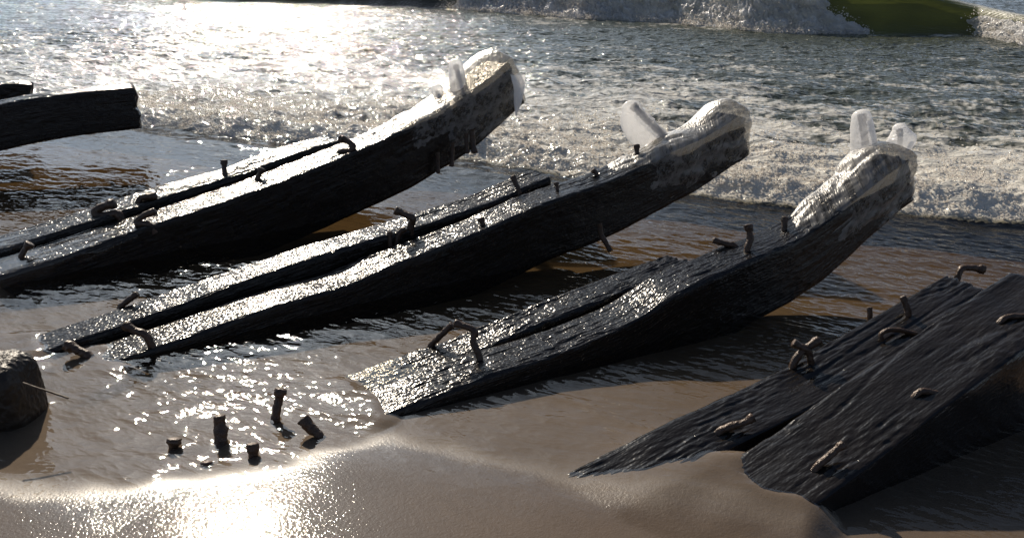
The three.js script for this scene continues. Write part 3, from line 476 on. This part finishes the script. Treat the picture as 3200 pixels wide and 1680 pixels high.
bolt(B2, [[455, 1048], [420, 1032], [386, 1014]], 14, 1.25, { fall: 3.7, t: 3.65 });
bolt(C1, [[1345, 1082], [1375, 1050], [1414, 1014]], 12, 1.1, { lean: -0.05 });
bolt(C2, [[1500, 1122], [1490, 1092], [1478, 1066], [1482, 1036], [1450, 1018], [1420, 1010]], 13, 1.2, { label: 'tall bolt bent sharply over to the left', fall: 3.4 });
bolt(C2, [[2334, 784], [2345, 745], [2339, 702]], 12, 1.45, { label: 'rusty upright bolt with a flared head' });
bolt(C2, [[2300, 770], [2262, 760], [2229, 750]], 11, 1.05, { t: 4.12, down: 0.02, label: 'straight iron rod sticking out sideways' });
bolt(C2, [[2451, 716], [2452, 698], [2453, 678]], 10, 1.15);
{ const k = bolt(C2, [[2710, 494], [2706, 450], [2699, 400], [2694, 358]], 13, 1.3); sleeve(C2, k.b, k.t0, [[2694, 366], [2697, 410], [2700, 450], [2701, 478]], [30, 36, 39, 40], 12); }
{ const k = bolt(C2, [[2815, 430], [2812, 404]], 10, 1.2, { fall: 4.45 }); sleeve(C2, k.b, k.t0, [[2812, 402], [2818, 432]], [22, 44], 15); }
bolt(D1, [[2998, 856], [3006, 840], [3030, 836], [3076, 842]], 12, 1.5, { label: 'bolt bent flat over the cut end of the timber', fall: 3.9 });
bolt(D1, [[2840, 985], [2836, 960], [2822, 926]], 12, 1.1);
bolt(D1, [[2720, 990], [2718, 960]], 9, 1.1, { t: 3.55 });
bolt(D1, [[2757, 1060], [2754, 1044], [2784, 1030], [2866, 1043]], 9, 1.0, { label: 'bolt bent over into a long loop' });
bolt(D1, [[2477, 1146], [2500, 1106], [2562, 1060]], 14, 1.2);
bolt(D1, [[2524, 1094], [2500, 1082], [2480, 1070]], 13, 1.2, { t: 3.2 });
bolt(D1, [[2244, 1352], [2284, 1332], [2330, 1318], [2355, 1303]], 14, 1.35);
bolt(D2, [[2862, 1236], [2882, 1222], [2930, 1230], [2976, 1243]], 12, 1.1);
bolt(D2, [[2548, 1466], [2590, 1426], [2638, 1386]], 14, 1.3);
bolt(D2, [[3128, 1004], [3150, 990], [3205, 987]], 11, 1.1, { fall: 3.4 });
bolt(E2, [[326, 292], [327, 268]], 7, 1.3, { t: 8.1 });
bolt(E2, [[237, 300], [236, 274]], 6, 1.3, { t: 7.9 });
bolt(E2, [[52, 322], [53, 306]], 7, 1.3, { t: 7.6 });

// ---------------------------------------------------------------- bolts standing in the sand and shallow water
function standing(label, pix, rpx, head, taper) {
  const r = sight(pix[0][0], pix[0][1]); let t = 1.8; while (t < 6) { const p = r.clone().multiplyScalar(t).add(eye); if (p.y < Math.max(sandH(p.x, p.z), lakeH(p.x, p.z, 0.01)) - 0.004) break; t += 0.004; }
  const path = pathAt(t, pix), base = path[0].clone();
  const d = path[0].clone().sub(path[1]).normalize(); path.unshift(path[0].clone().addScaledVector(d, 0.06).add(V(0, -0.03, 0)));
  const g = boltGeo(path, rpx * t / FPX, head, (bk += 3.7)); g.translate(-base.x, -base.y, -base.z);
  const o = mesh('iron_bolt', g, M.iron); o.position.copy(base); tag(o, label, 'bolt', 'iron bolts standing out of the wet sand'); return o;
}
standing('thick upright rusty bolt, the stoutest of those standing in the sand', [[690, 1378], [688, 1340], [684, 1300]], 22, 0.85);
standing('tall slightly leaning bolt with a flat head standing in the sparkling shallows', [[860, 1306], [868, 1260], [878, 1215]], 14, 1.3);
standing('short upright bolt in front, nearest the glaring wet sand', [[790, 1424], [789, 1404], [788, 1386]], 14, 1.25);
standing('bolt tilted steeply to the left, rightmost of those in the sand', [[998, 1362], [970, 1336], [946, 1308]], 16, 1.2);
standing('stubby round-headed bolt, leftmost of the group in the smooth shallows', [[541, 1398], [543, 1384], [544, 1370]], 12, 1.7);
standing('tiny bolt stub barely showing above the wet sand', [[646, 1448], [646, 1442]], 16, 1.2);
standing('slanting bolt near the left edge between the boulder and the central timber', [[276, 1112], [238, 1092], [203, 1076]], 14, 1.25);

// ---------------------------------------------------------------- boulder and twig at the left edge
{
  const c = atHeight(-40, 1352, -0.02), g = new THREE.IcosahedronGeometry(1, 40), p = g.attributes.position, col = new Float32Array(p.count * 3), v = V(0, 0, 0);
  for (let i = 0; i < p.count; i++) {
    v.fromBufferAttribute(p, i); const a = Math.pow(Math.pow(Math.abs(v.x), 4) + Math.pow(Math.abs(v.y), 4) + Math.pow(Math.abs(v.z), 4), -0.25), n = 1 + 0.1 * fbm(v.x * 1.4, v.y * 1.4, v.z * 1.4, 4) + 0.02 * n3(v.x * 9, v.y * 9, v.z * 9);
    v.multiplyScalar(a * n); p.setXYZ(i, v.x * 0.12, v.y * 0.19 + 0.06, v.z * 0.13);
    const k = 0.6 + 0.6 * (0.5 + 0.5 * fbm(v.x * 5, v.y * 5, v.z * 5, 3)); col.set([0.03 * k, 0.022 * k, 0.015 * k], i * 3);
  }
  g.setAttribute('color', new THREE.BufferAttribute(col, 3)); g.computeVertexNormals();
  const o = mesh('boulder', g, M.rock); o.position.copy(c).add(V(0, 0, -0.12)); tag(o, 'dark wet boulder with a flat shining top at the left edge in the shallows', 'rock');
  const t = 2.95, path = pathAt(t, [[70, 1196], [110, 1210], [160, 1226], [212, 1244]]), g2 = boltGeo(path, 0.0035, 1, 5); g2.translate(-path[0].x, -path[0].y, -path[0].z);
  const w = mesh('twig', g2, M.twig); w.position.copy(path[0]); tag(w, 'thin straight twig sticking out from the boulder over the water', 'twig');
}

renderer.render(scene, camera);
